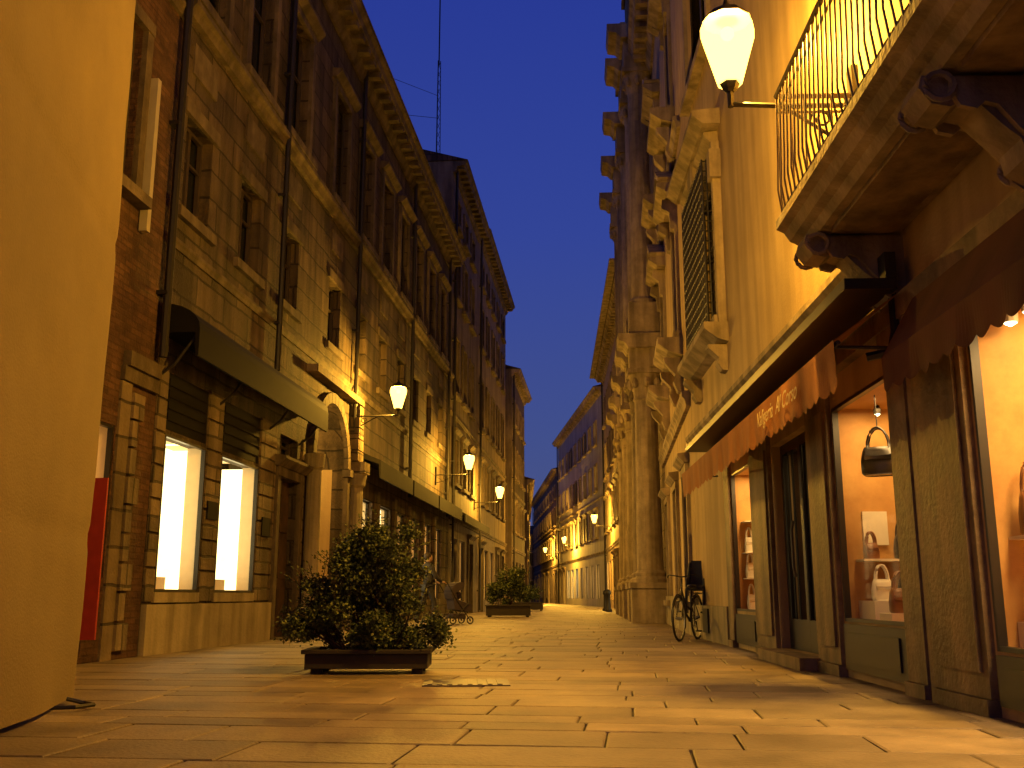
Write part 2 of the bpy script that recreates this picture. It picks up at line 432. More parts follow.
A.mb('pierA').box(6.2, 9.95, -.22, .02, 4.86, 5.0)
A.mb('pierA').box(9.4, 9.9, -.4, .02, 3.31, 3.55)
for q in range(5): A.mb('pierA').box(9.4+.02*q, 9.9-.02*q, -.24, .02, 3.58+q*.25, 3.8+q*.25)
point('vestibule_lamp_light', A.e, (7.7, 1.0, 3.9), 150, (1, .56, .1), .06)
A.mb('iron').tube([(7.7, 1.0, 4.0), (7.7, 1.0, 4.5)], .01)
A.mb('iron').lathe(7.7, 1.0, [(.12, 3.98), (.03, 4.06)], 10)
u = 10.4
while u < 23:
    A.litwin(u, u+1.5, .6, 2.9, 'lit' if u < 13.5 else random.choice(('litW', 'litD')), bars=2)
    A.mb('pierA').box(u-.35, u-.02, -.07, .02, 0, 3.2)
    u += 2.1
for a, c in ((10.3, 14.2), (14.4, 18.4), (18.6, 23.6)):
    A.mb('canopy').sweep([(.02, 3.95), (-.55, 3.7), (-.55, 3.3), (-.52, 3.3), (-.5, 3.62), (.02, 3.8)], a, c)
A.string(5.15, .14, .06)
A.string(8.45, .25, .16)
ww = [.75, 2.85, 4.95, 7.95, 10.3, 12.6, 14.9, 17.2, 19.5, 21.8]
for i, c in enumerate(ww):
    A.window(c-.45, c+.45, 5.75, 7.1, 'dark', sur=False)
    t = A.mb('trim'); t.box(c-.62, c+.62, -.08, .02, 5.6, 5.745); t.box(c-.6, c+.6, -.05, .02, 7.105, 7.3)
    A.window(c-.58, c+.58, 8.85, 11.3, 'dark' if i % 3 else 'shut', head=True)
    A.mb('trim').box(c-.42, c+.42, -.03, .02, 7.75, 8.2)
for u_ in (4.15, 9.5, 15.95, 22.9): A.pipe(u_, 4.4 if u_ < 5 else 3.4, 12.9, .05)
A.cornice(13.2, .55, .6); A.finish()

# ---- further buildings
def generic(name, P0, P1, H, wall, floors, pitch, shops=True, off=.9, open_=False, trim='trim', lit=('litD', 'litW', 'litD')):
    b = Bld(name, P0, P1, H, wall, trim=trim)
    u = off; i = 0
    while u+1.0 < b.L:
        for k, (z, hh) in enumerate(floors):
            st = random.choice(('dark', 'shut', 'shut', 'open' if open_ else 'dark'))
            b.window(u, u+.95, z, z+hh, st, head=(k == 0))
        if shops:
            if random.random() < .75: b.litwin(u-.3, u+1.25, .5, 2.8, random.choice(lit), bars=2)
            else:
                b.hole(u-.1, u+1.1, .02, 2.8); b.mb('wood').box(u-.1, u+1.1, .15, .2, .02, 2.8); b.surround(u-.1, u+1.1, .02, 2.8, sill=False)
        u += pitch; i += 1
    b.string(3.4, .2, .1); b.string(floors[0][0]+floors[0][1]+.75, .15, .07)
    b.pipe(.3, .1, H-.3)
    b.cornice(H, .55, .45)
    return b
def LP(d): return (leftX(d), d)
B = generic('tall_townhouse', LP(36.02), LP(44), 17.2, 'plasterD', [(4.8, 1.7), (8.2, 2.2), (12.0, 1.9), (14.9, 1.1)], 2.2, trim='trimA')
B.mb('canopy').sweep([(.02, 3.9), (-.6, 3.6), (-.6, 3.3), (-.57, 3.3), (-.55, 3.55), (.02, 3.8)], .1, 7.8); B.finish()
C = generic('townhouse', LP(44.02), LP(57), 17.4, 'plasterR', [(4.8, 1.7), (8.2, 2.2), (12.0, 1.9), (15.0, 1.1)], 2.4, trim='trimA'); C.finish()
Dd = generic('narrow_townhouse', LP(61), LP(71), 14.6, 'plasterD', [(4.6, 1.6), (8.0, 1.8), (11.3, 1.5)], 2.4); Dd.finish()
E = generic('low_townhouse', (-1.3, 77), (-2.2, 118), 9.5, 'plasterD', [(4.4, 1.6), (7.0, 1.4)], 2.8); E.finish()

# ---- right : ochre shop building
R = Bld('shop_building', (2.68, 18), (2.68, 1), 14, 'plasterY', D=8, reveal=.22)
def niche(b, u0, u1, z0, z1, depth, energy, key='inter', col=(1, .6, .2)):
    r = b.rev; b.hole(u0, u1, z0, z1); i = b.mb(key); y1 = r+depth; e = .004
    i.quad((u0, y1, z0), (u1, y1, z0), (u1, y1, z1), (u0, y1, z1))
    i.quad((u0+e, .05, z0), (u0+e, y1, z0), (u0+e, y1, z1), (u0+e, .05, z1)); i.quad((u1-e, .05, z0), (u1-e, y1, z0), (u1-e, y1, z1), (u1-e, .05, z1))
    i.quad((u0, .05, z0+e), (u1, .05, z0+e), (u1, y1, z0+e), (u0, y1, z0+e)); i.quad((u0, .05, z1-e), (u1, .05, z1-e), (u1, y1, z1-e), (u0, y1, z1-e))
    b.mb('pane').quad((u0, .02, z0), (u1, .02, z0), (u1, .02, z1), (u0, .02, z1))
    f = b.mb('black'); w = .03
    f.box(u0, u0+w, -.01, .045, z0, z1); f.box(u1-w, u1, -.01, .045, z0, z1); f.box(u0+w, u1-w, -.009, .044, z0, z0+w); f.box(u0+w, u1-w, -.009, .044, z1-w, z1)
    area('display_light', b.e, ((u0+u1)/2, .08+depth*.3, z1-.03), (u1-u0)*.7, depth*.4, energy, col)
niche(R, 11.8, 14.6, .38, 2.5, 1.1, 150)
niche(R, 8.75, 10.35, .48, 2.4, .8, 34)
R.hole(6.2, 7.9, .12, 2.42)
dk = R.mb('black')
dk.box(6.2, 6.3, .1, .17, .12, 2.42); dk.box(7.8, 7.9, .1, .17, .12, 2.42); dk.box(7.0, 7.1, .1, .17, .12, 2.42)
dk.box(6.3, 7.0, .101, .169, .12, .45); dk.box(7.1, 7.8, .101, .169, .12, .45); dk.box(6.3, 7.0, .101, .169, 2.3, 2.42); dk.box(7.1, 7.8, .101, .169, 2.3, 2.42)
R.mb('pane').quad((6.3, .13, .45), (7.8, .13, .45), (7.8, .13, 2.3), (6.3, .13, 2.3))
for x0 in (6.4, 6.6, 6.8, 7.2, 7.4, 7.6):
    R.mb('iron').tube([(x0, .09, .45), (x0, .09, 2.3)], .012)
R.mb('railing').tube([(6.96, .02, .9), (6.96, .0, 1.0), (6.96, 0, 1.4), (6.96, .02, 1.5)], .018)
R.mb('wood').quad((6.2, 1.2, .12), (7.9, 1.2, .12), (7.9, 1.2, 2.42), (6.2, 1.2, 2.42))
R.mb('wood').quad((6.2, .22, .12), (6.2, 1.2, .12), (6.2, 1.2, 2.42), (6.2, .22, 2.42)); R.mb('wood').quad((7.9, .22, .12), (7.9, 1.2, .12), (7.9, 1.2, 2.42), (7.9, .22, 2.42))
R.mb('wood').quad((6.2, .22, 2.42), (7.9, .22, 2.42), (7.9, 1.2, 2.42), (6.2, 1.2, 2.42))
area('door_light', R.e, (7.05, .8, 2.38), .3, .3, 8, (1, .6, .2))
niche(R, 3.6, 5.1, .5, 2.4, .6, 30)
for a, c in ((3.62, 5.08), (8.77, 10.33), (11.82, 14.58)):
    z1 = .36 if a > 11 else .46
    R.mb('black').box(a, c, -.03, .02, .07, z1); R.mb('black').box(a+.12, c-.12, -.045, -.02, .14, z1-.07)
tb = R.mb('trimB')
for a, c in ((3.2, 3.58), (5.13, 6.15), (7.95, 8.7), (10.38, 10.75), (10.9, 11.75), (14.65, 15.3)):
    tb.box(a, c, -.05, .03, .1, 2.55); tb.box(a-.01, c+.01, -.08, .03, 0, .097); tb.box(a-.01, c+.01, -.09, .03, 2.553, 2.68)
    if c-a > .5: tb.box(a+.08, c-.08, -.075, -.04, .25, 2.4)
tb.box(10.78, 10.87, -.04, .02, 0, 2.6)
tb.box(3.1, 15.4, -.10, .03, 2.683, 2.86)
tb.box(6.1, 8.0, -.25, .1, .0, .118)
R.mb('plinth').box(0, 3.1, -.06, .02, 0, .55)
R.mb('iron').box(1.0, 1.5, -.09, -.05, .12, .5)
def awning(b, u0, u1, ztop, zfr, zval, proj, key):
    m = b.mb(key)
    m.quad((u0, -.12, ztop), (u1, -.12, ztop), (u1, -proj, zfr), (u0, -proj, zfr))
    m.quad((u0, -.12, ztop-.006), (u1, -.12, ztop-.006), (u1, -proj, zfr-.006), (u0, -proj, zfr-.006))
    n = int((u1-u0)/.2)
    for i in range(n):
        for j in range(6):
            x0 = u0+(u1-u0)*(i+j/6)/n; x1 = u0+(u1-u0)*(i+(j+1)/6)/n
            d0 = .04*math.sin(math.pi*j/6); d1 = .04*math.sin(math.pi*(j+1)/6)
            wob = lambda x: .012*math.sin(x*7)+.008*math.sin(x*17)
            m.quad((x0, -proj+wob(x0), zval-d0), (x1, -proj+wob(x1), zval-d1), (x1, -proj-.004, zfr), (x0, -proj-.004, zfr))
    b.mb('iron').tube([(u0, -proj+.03, zfr-.02), (u1, -proj+.03, zfr-.02)], .018)
    for x in (u0+.1, u1-.1): b.mb('iron').tube([(x, -.1, ztop-.4), (x, -proj+.04, zfr-.03)], .014)
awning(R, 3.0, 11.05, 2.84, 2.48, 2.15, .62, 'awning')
R.mb('black').box(2.6, 11.0, -.5, -.125, 2.87, 2.95)
R.mb('black').box(2.6, 11.0, -.2, -.12, 2.955, 3.15)
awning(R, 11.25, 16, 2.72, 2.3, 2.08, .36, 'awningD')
tx = bpy.data.curves.new('awning_lettering', 'FONT'); tx.body = 'Valigeria  Al Corso'; tx.size = .2; tx.shear = .45; tx.extrude = .001
to = bpy.data.objects.new('awning_lettering', tx); sc.collection.objects.link(to); to.parent = R.e
to.location = (8.5, -.65, 2.26); to.rotation_euler = (math.pi/2, 0, 0); tx.materials.append(simple('lettering_paint', (.55, .40, .18), .6))
R.string(3.3, .22, .12, 0, 10.2)
# grilled window with an ornate stone surround
R.window(1.3, 3.5, 4.75, 7.3, 'dark', head=True)
t = R.mb('trim')
t.box(.98, 1.135, -.12, .02, 4.61, 7.46); t.box(3.665, 3.82, -.12, .02, 4.61, 7.46)
t.box(.9, 1.14, -.17, .02, 6.85, 7.3); t.box(3.66, 3.9, -.17, .02, 6.85, 7.3)
t.sweep([(.02, 7.665), (-.26, 7.665), (-.42, 7.8), (-.42, 7.88), (.02, 7.92)], .8, 4.0)
t.box(2.15, 2.65, -.24, .02, 7.31, 7.66)
t.sweep([(.02, 4.3), (-.15, 4.35), (-.35, 4.5), (-.35, 4.6), (.02, 4.6)], .9, 3.9)
for x in (1.05, 3.5):
    t.sweep([(.02, 3.9), (-.08, 3.92), (-.14, 4.02), (-.12, 4.1), (-.28, 4.25), (-.28, 4.296), (.02, 4.296)], x, x+.25)
g = R.mb('iron')
for i in range(17):
    x = 1.3+i*2.2/16; g.tube([(x, -.22, 4.65), (x, -.22, 7.3)], .016, 5)
for i in range(17):
    z = 4.68+i*.162; g.tube([(1.3, -.22, z), (3.5, -.22, z)], .016, 5)
    for x in (1.3, 3.5):
        g.tube([(x, -.22, z), (x, 0, z)], .014, 5)
for x in (1.3, 3.5):
    for y in (-.15, -.07): g.tube([(x, y, 4.65), (x, y, 7.3)], .014, 5)
R.window(1.3, 3.5, 9.4, 11.8, 'shut', head=True); R.window(7, 8.2, 9.4, 11.8, 'shut', head=True)
g.tube([(10.82, -.1, 2.95), (10.82, -.1, 2.6), (10.8, -.14, 2.45), (10.75, -.3, 2.42)], .035)
R.window(12.6, 13.8, 3.75, 6.2, 'shut', head=True)
bu0, bu1 = 10.4, 16.5; zf = 3.62
t.sweep([(.02, zf-.26), (-.62, zf-.26), (-.66, zf-.2), (-.72, zf-.17), (-.76, zf-.1), (-.82, zf-.07), (-.82, zf), (.02, zf)], bu0, bu1)
def bracket(b, u, w, key='trim'):
    P = [(.02, zf-.262), (-.7, zf-.262), (-.72, zf-.33), (-.66, zf-.42), (-.56, zf-.44), (-.5, zf-.4), (-.42, zf-.42), (-.3, zf-.55), (-.22, zf-.62), (-.2, zf-.72), (-.1, zf-.78), (.02, zf-.78)]
    b.mb(key).sweep(P, u, u+w)
    b.mb(key).sweep([(y*.8-.0, z*1.0+(-.03)) for y, z in P], u-.04, u-.003)
    b.mb(key).sweep([(y*.8-.0, z*1.0+(-.03)) for y, z in P], u+w+.003, u+w+.04)
    for yy, zz, rr in ((-.63, zf-.35, .075), (-.14, zf-.68, .06)):
        pts = [(u-.05, yy+rr*math.cos(a), zz+rr*math.sin(a)) for a in [i*math.pi/6 for i in range(12)]]
        b.mb(key).tube(pts, .018, 5, closed=True); b.mb(key).tube([(x+w+.1, y, z) for x, y, z in pts], .018, 5, closed=True)
for u_ in (10.55, 12.9, 15.3): bracket(R, u_, .26)
for a, c in ((10.95, 12.75), (13.3, 15.2)): R.mb('trimB').box(a, c, -.55, -.1, zf-.3, zf-.262)
rl = R.mb('railing')
yr = -.77
n = int((bu1-bu0-.1)/.11)
for i in range(n+1):
    x = bu0+.05+i*.11
    rl.tube([(x, yr, zf), (x, yr-.03, zf+.25), (x, yr-.02, zf+.45), (x, yr, zf+1.05)], .009, 5)
for i in range(7):
    y = yr+i*.11; rl.tube([(bu0+.05, y, zf), (bu0+.02, y, zf+.25), (bu0+.05, y, zf+1.05)], .009, 5)
for z in (zf+.08, zf+.92):
    rl.tube([(bu0+.05, 0, z), (bu0+.05, yr, z), (bu1, yr, z)], .012, 5)
rl.tube([(bu0+.05, 0, zf+1.06), (bu0+.05, yr, zf+1.06), (bu1, yr, zf+1.06)], .024, 6)
R.cornice(14); R.finish()

# ---- goods inside the right shop windows
def bag(parent, loc, w, h, d, mat, name='handbag', rz=0):
    m = MB(); x = y = z = 0
    i = len(m.v)
    rings = [(0, .86, 1), (.08, .98, 1.05), (.5, 1.0, 1.0), (.85, .9, .7), (1, .8, .45)]
    nn = 16
    for t_, sx, sy in rings:
        for k in range(nn):
            a = 2*math.pi*k/nn; ca, sa = math.cos(a), math.sin(a)
            ex = abs(ca)**.45*(1 if ca > 0 else -1); ey = abs(sa)**.6*(1 if sa > 0 else -1)
            m.v.append((x+ex*w/2*sx, y+ey*d/2*sy, z+h*t_))
    for j in range(len(rings)-1):
        for k in range(nn): m.f.append((i+j*nn+k, i+j*nn+(k+1) % nn, i+(j+1)*nn+(k+1) % nn, i+(j+1)*nn+k))
    m.f.append(tuple(range(i, i+nn))); m.f.append(tuple(range(i+4*nn, i+5*nn)))
    for yy in (-d*.2, d*.2):
        m.tube([(x+w*.3*math.cos(a), y+yy, z+h*.95+h*.75*math.sin(a)) for a in [math.pi*q/10 for q in range(11)]], .01, 6)
    m.sweep([(y-d*.56, z+h*.55), (y-d*.5, z+h*.5), (y-d*.2, z+h*1.01), (y, z+h*1.03)], x-w*.36, x+w*.36)
    o = m.obj(name, mat, parent, smooth=True); o.location = loc; o.rotation_euler = (0, 0, rz)
    return o
HP = math.pi/2
bag(R.e, (9.45, .17, 1.70), .3, .24, .2, MT['leather'], rz=1.1)
hk = MB(); hk.tube([(9.45, .17, 2.1), (9.45, .17, 2.4)], .005); hk.obj('hook', MT['iron'], R.e)
sh = MB()
sh.box(8.76, 9.0, .12, .95, 1.0, 1.02); sh.box(8.76, 9.2, .12, .7, .486, .66); sh.box(9.25, 9.55, .14, .5, .486, .56)
sh.box(8.76, 8.785, .2, .42, 1.15, 1.45)
sh.obj('shelf', MT['cream'], R.e)
for (a, y, z, w, h, k) in ((8.9, .5, 1.02, .15, .2, 'leather'), (8.9, .22, 1.02, .13, .14, 'leatherB'),
                           (9.0, .26, .66, .18, .18, 'cream'), (9.0, .5, .66, .2, .2, 'leather'), (9.4, .28, .56, .2, .2, 'leatherB')):
    bag(R.e, (a, y, z), w, h, .12, MT[k], rz=HP)
sh = MB(); sh.box(11.81, 12.1, .12, 1.25, 1.03, 1.05); sh.box(11.81, 12.6, .12, .8, .388, .55)
sh.obj('shelf', MT['interW'], R.e)
for (a, y, z, w, h, k) in ((11.95, .22, 1.05, .16, .26, 'leatherB'), (11.95, .42, 1.05, .16, .28, 'leather'),
                           (12.0, .24, .55, .2, .24, 'cream'), (12.4, .25, .55, .2, .24, 'leather'), (12.8, .3, .4, .24, .3, 'leatherB')):
    bag(R.e, (a, y, z), w, h, .13, MT[k], rz=HP)
BULB = emis('spot_bulb', (1, .8, .45), 14, c2=(1, .8, .45))
for i in range(5):
    m = MB(); m.lathe(11.95+.25*i, .2, [(.045, 2.35), (.05, 2.45), (.03, 2.49)], 10); m.obj('spotlight', MT['pale'], R.e)
    m = MB(); m.lathe(11.95+.25*i, .2, [(.005, 2.325), (.038, 2.345)], 10); m.obj('spotlight_bulb', BULB, R.e)
for i in range(2):
    m = MB(); m.lathe(8.95+.6*i, .35, [(.03, 2.32), (.035, 2.36), (.02, 2.395)], 10); m.obj('spotlight', MT['black'], R.e)
    m = MB(); m.lathe(8.95+.6*i, .35, [(.005, 2.30), (.024, 2.315)], 10); m.obj('spotlight_bulb', BULB, R.e)
for z in (.52, .95, 1.3):
    for y, k in ((.18, 'cream'), (.36, 'leatherB')): bag(R.e, (3.74, y, z), .12, .2, .12, MT[k], rz=HP)
sh = MB()
for z in (.93, 1.28, 1.71): sh.box(3.61, 3.9, .1, .8, z, z+.015)
sh.obj('shelf', MT['cream'], R.e)

# ---- right : pedimented house
Q = Bld('pedimented_house', (3.25, 27), (2.68, 18.02), 16.5, 'plasterY')
for c in (2.2, 6.8):
    Q.window(c-.55, c+.55, 5.9, 8.5, 'dark'); Q.window(c-.55, c+.55, 10.8, 13.2, 'shut')
    t = Q.mb('trim')
    for z in (8.75, 13.45):
        t.sweep([(.02, z), (-.2, z), (-.42, z+.15), (-.42, z+.22), (.02, z+.24)], c-1.0, c+1.0)
        for s_ in (-1, 1):
            t.sweep([(c-s_*1.0, z+.245), (c, z+.75), (c, z+.9), (c-s_*1.05, z+.32)], -.4, .02, axis='y')
    for z in (5.35, 10.3):
        t.sweep([(.02, z), (-.3, z+.1), (-.5, z+.25), (-.5, z+.37), (.02, z+.37)], c-.95, c+.95)
        for x in (c-.8, c+.55):
            t.sweep([(.02, z-.75), (-.12, z-.7), (-.2, z-.5), (-.16, z-.35), (-.36, z-.12), (-.38, z-.01), (.02, z-.002)], x, x+.25)
            t.sweep([(.02, z+3.25-.55), (-.14, z+3.25-.5), (-.16, z+3.1), (-.32, z+3.2), (-.3, z+3.38), (.02, z+3.38)], x-.1, x+.12)
for c in (1.2, 4.5, 7.5):
    Q.hole(c-.5, c+.5, .6, 3.0); Q.mb('glass').quad((c-.5, .2, .6), (c+.5, .2, .6), (c+.5, .2, 3.0), (c-.5, .2, 3.0)); Q.surround(c-.5, c+.5, .6, 3.0)
    for i in range(6): Q.mb('iron').tube([(c-.42+i*.17, .05, .6), (c-.42+i*.17, .05, 3.0)], .012, 4)
Q.string(4.1, .3, .16); Q.string(9.6, .25, .14)
Q.mb('plinth').box(0, Q.L, -.08, .02, 0, .7)
Q.cornice(16.5, .7, .7); Q.finish()

# ---- right : palazzo with giant columns
P = Bld('columned_palazzo', (3.75, 41), (3.25, 27.02), 18.2, 'stoneP')
cols = [.7, 4.3, 7.9, 11.5, 13.45]
for c in cols:
    t = P.mb('trim')
    t.box(c-.5, c+.5, -.95, .02, 0, .9); t.box(c-.56, c+.56, -1.0, .02, .903, 1.05)
    pr = [(.46, 1.053), (.47, 1.15), (.4, 1.22), (.43, 1.3), (.36, 1.38)]
    for i in range(7): pr.append((.36-.05*i/6, 1.4+4.6*i/6))
    pr += [(.36, 6.05), (.33, 6.15), (.36, 6.4), (.48, 6.75)]
    t.lathe(c, -.42, pr, 18)
    for k in range(8):
        a = k*math.pi/4; t.ball((c+.42*math.cos(a), -.42+.42*math.sin(a), 6.5), .1, .1, .16, 6)
    t.box(c-.5, c+.5, -.92, .02, 6.753, 6.88)
    t.box(c-.45, c+.45, -.86, .02, 6.883, 7.45)
    t.sweep([(.02, 7.453), (-.9, 7.453), (-1.0, 7.6), (-1.15, 7.65), (-1.18, 7.85), (.02, 7.85)], c-.62, c+.62)
    t.box(c-.42, c+.42, -.84, .02, 7.853, 8.8)
    pr = [(.42, 8.803), (.42, 8.9), (.34, 9.0), (.33, 9.1), (.28, 15.3), (.3, 15.4), (.44, 15.9)]
    t.lathe(c, -.42, pr, 18)
    for k in range(8):
        a = k*math.pi/4; t.ball((c+.38*math.cos(a), -.42+.38*math.sin(a), 15.65), .1, .1, .16, 6)
    t.box(c-.46, c+.46, -.88, .02, 15.903, 16.05); t.box(c-.42, c+.42, -.82, .02, 16.053, 16.9)
    t.sweep([(.02, 16.903), (-.9, 16.903), (-1.02, 17.05), (-1.25, 17.1), (-1.3, 17.35), (.02, 17.35)], c-.65, c+.65)
    t.box(c-.4, c+.4, -.7, .02, 17.353, 18.5); t.box(c-.48, c+.48, -.8, .02, 18.503, 18.7)
P.mb('trim').box(0, P.L, -.3, .018, 6.9, 7.46); P.mb('trim').box(0, P.L, -.55, .017, 7.463, 7.8)
P.mb('trim').box(0, P.L, -.3, .018, 16.06, 16.85); P.mb('trim').box(0, P.L, -.7, .017, 16.853, 17.2)
for a in (2.5, 6.1, 9.7):
    P.window(a-.6, a+.6, 9.2, 12, 'dark', head=True); P.window(a-.5, a+.5, 13.4, 14.8, 'dark')
    t = P.mb('trim'); t.box(a-1.0, a+1.0, -.7, .02, 8.6, 8.75)
    for i in range(8):
        t.lathe(a-.9+i*.257, -.6, [(.05, 8.753), (.08, 8.95), (.04, 9.15), (.06, 9.3)], 6)
    t.box(a-1.0, a+1.0, -.7, -.5, 9.303, 9.42)
    P.arch(a, .9, 3.6, .25); P.mb('wood').quad((a-.9, .26, 0), (a+.9, .26, 0), (a+.9, .26, 4.6), (a-.9, .26, 4.6))
P.finish()

S1 = generic('eaved_townhouse', (3.95, 65), (3.75, 41.02), 14.8, 'plasterY', [(4.6, 1.9), (8.0, 2.0), (11.4, 1.6)], 2.5, lit=('litW', 'lit'))
S1.mb('trim').box(0, S1.L, -.9, .02, 14.81, 14.9); S1.finish()
S2 = generic('pale_townhouse', (1.3, 92), (3.9, 66), 14.5, 'plasterW', [(4.6, 1.7), (7.8, 1.7), (11.0, 1.5)], 2.7, open_=True, lit=('litW', 'lit')); S2.finish()
S3 = generic('distant_townhouse', (-1.4, 130), (1.25, 93), 12.3, 'plasterD', [(4.4, 1.6), (7.3, 1.6), (9.8, 1.2)], 3); S3.finish()
S4 = Bld('street_end_house', (-8, 131), (4, 131), 8.5, 'plasterD')
for u_ in (3, 6, 9):
    for z in (1, 4.5): S4.window(u_, u_+1, z, z+1.6, 'shut')
S4.cornice(8.5); S4.finish()

# ------------------------------------------------------------------ roof antenna
an = empty('radio_antenna', (-4.3, 38.2, 17.2))
m = MB()
r_ = .11
for k in range(3):
    a = k*2*math.pi/3; m.tube([(r_*math.cos(a), r_*math.sin(a), 0), (r_*math.cos(a)*.6, r_*math.sin(a)*.6, 5.5)], .016, 4)
for i in range(14):
    z = i*.39
    for k in range(3):
        a = k*2*math.pi/3; b2 = (k+1)*2*math.pi/3; s0 = 1-.4*z/5.5; s1 = 1-.4*(z+.39)/5.5
        m.tube([(r_*s0*math.cos(a), r_*s0*math.sin(a), z), (r_*s1*math.cos(b2), r_*s1*math.sin(b2), z+.39)], .009, 3)
m.tube([(0, 0, 5.3), (0, 0, 9)], .03, 5); m.tube([(0, 0, 9), (0, 0, 12.5)], .018, 5)
m.obj('mast', MT['iron'], an)
m = MB(); m.tube([(0, 0, 3.9), (-1.5, -3, 3.1), (-3.2, -6, 2.6)], .012, 3); m.tube([(0, 0, 2.9), (-3, -3, 1.8)], .012, 3); m.obj('guy_wire', MT['iron'], an)

# ------------------------------------------------------------------ wall lanterns
lglass = glassmat('lantern_glass', .55, (1, .9, .6), emit=((1.0, .62, .10), 9))
SB = emis('bulb_sodium', SOD, 12, c2=SOD)
def lantern(wallx, y, z, side, reach, energy, scale=1.0):
    e = empty('wall_lantern', (wallx, y, z))
    s_ = side; reach /= scale
    m = MB()
    m.box(-.03, .03, -.06, .06, -.75, -.15)
    X = s_*reach
    m.tube([(0, 0, -.42), (X*.5, 0, -.42), (X, 0, -.40)], .018, 6)
    m.tube([(0, 0, -.68), (X*.25, 0, -.62), (X*.45, 0, -.5), (X*.6, 0, -.42)], .013, 6)
    pts = [(X*(.28)+s_*.07*math.cos(a)*(1-a/12), 0, -.52+.07*math.sin(a)*(1-a/12)) for a in [i*.5 for i in range(16)]]
    m.tube(pts, .009, 5)
    m.tube([(X, 0, -.42), (X, 0, -.3)], .022, 6)
    m.lathe(X, 0, [(.03, -.31), (.05, -.29), (.07, -.25)], 6)
    n = 10
    r0, r1, z0, z1 = .085, .185, -.25, .17
    m.lathe(X, 0, [(.17, .222), (.172, .23), (.12, .285), (.05, .32), (.025, .35), (.01, .40)], 10)
    m.obj('bracket_and_cap', MT['iron'], e)
    g = MB()
    PR = [(r0, z0), (.15, -.02), (r1, .10), (.187, .16), (.165, .22)]
    for (ra, za), (rb, zb) in zip(PR[:-1], PR[1:]):
        for k in range(n):
            a = 2*math.pi*k/n; b2 = 2*math.pi*(k+1)/n
            g.quad((X+ra*math.cos(a), ra*math.sin(a), za), (X+ra*math.cos(b2), ra*math.sin(b2), za), (X+rb*math.cos(b2), rb*math.sin(b2), zb), (X+rb*math.cos(a), rb*math.sin(a), zb))
    g.obj('glass', lglass, e, smooth=True)
    b_ = MB(); b_.ball((X, 0, .13), .05, .05, .05, 8); b_.obj('bulb', SB, e)
    point('lantern_light', e, (X, 0, .05), energy, SOD, .05)
    e.scale = (scale,)*3
    return e
lantern(2.66, 7.9, 5.3, -1, 1.05, 3700, 1.25)
lantern(leftX(21.5)+.02, 21.6, 5.0, 1, 1.05, 2600)
lantern(leftX(33)+.02, 33, 5.05, 1, 1.1, 2600)
lantern(leftX(43)+.02, 43, 5.05, 1, 1.1, 2600)
lantern(3.86, 58, 5.05, -1, 1.0, 5000)
lantern(2.45, 80.5, 5.05, -1, .9, 7000)
lantern(.85, 98, 5.05, -1, .8, 7000)

# ------------------------------------------------------------------ ground and paving
gm = MB(); gm.quad((-300, -300, -.06), (300, -300, -.06), (300, 400, -.06), (-300, 400, -.06))
gm.obj('ground', surf('ground_earth', (.05, .042, .035), (.09, .075, .06), scale=.5))
bed = MB(); bed.quad((-6.5, -6, -.02), (5.5, -6, -.02), (5.5, 135, -.02), (-6.5, 135, -.02))
pav = empty('street_paving')
bed.obj('joint_bed', surf('joint_mortar', (.05, .038, .025), (.09, .07, .045), scale=4), pav)
sl = MB()
ca, sa = math.cos(math.radians(-5)), math.sin(math.radians(-5))
def slab(x0, x1, y0, y1, g=.006):
    x0 += g; x1 -= g; y0 += g; y1 -= g
    dz = random.uniform(-.002, .002); tx_, ty_ = random.uniform(-.004, .004), random.uniform(-.004, .004)
    i = len(sl.v); cx, cy = (x0+x1)/2, (y0+y1)/2
    for ins, z in ((0, -.02), (0, -.006), (.009, 0)):
        for x, y in ((x0+ins, y0+ins), (x1-ins, y0+ins), (x1-ins, y1-ins), (x0+ins, y1-ins)):
            zz = z+dz+(x-cx)*tx_+(y-cy)*ty_ if z > -.01 else z
            jx, jy = random.uniform(-.003, .003), random.uniform(-.003, .003)
            X, Y = x*ca-y*sa+jx, x*sa+y*ca+jy
            sl.v.append((X, Y, zz))
    for a in (0, 4):
        for k in range(4): sl.f.append((i+a+k, i+a+(k+1) % 4, i+a+4+(k+1) % 4, i+a+4+k))
    sl.f.append((i+8, i+9, i+10, i+11))
y = -2.0
while y < 75:
    dy = random.choice((.34, .42, .5, .58)) if y < 45 else .9
    x = -14 if y > 40 else -7.5-random.random()*.8
    xe = 12 if y > 40 else 7
    while x < xe:
        w = random.uniform(.55, 1.35)
        slab(x, x+w, y, y+dy); x += w
    y += dy
sl.obj('slabs', surf('paving_stone', (.15, .108, .066), (.31, .235, .15), rough=.6, scale=1.4, bump=.55, bscale=38, streak=0, island=.38, spec=.3, bdist=.015), pav)
far = MB(); far.quad((-8, 72, .006), (8, 72, .006), (8, 134, .006), (-8, 134, .006))
far.obj('far_paving', surf('paving_far', (.22, .17, .11), (.34, .27, .18), rough=.5, block=(.9, .5, .01)), pav)
dc = empty('drain_cover', (-.65, 8.5, .006), .08)
m = MB(); m.box(-.35, .35, -.28, .28, -.01, .004)
for i in range(8): m.box(-.31+i*.08, -.27+i*.08, -.24, .24, .004, .010)
m.obj('cast_plate', simple('worn_cast_iron', (.09, .07, .05), .5, .3), dc)

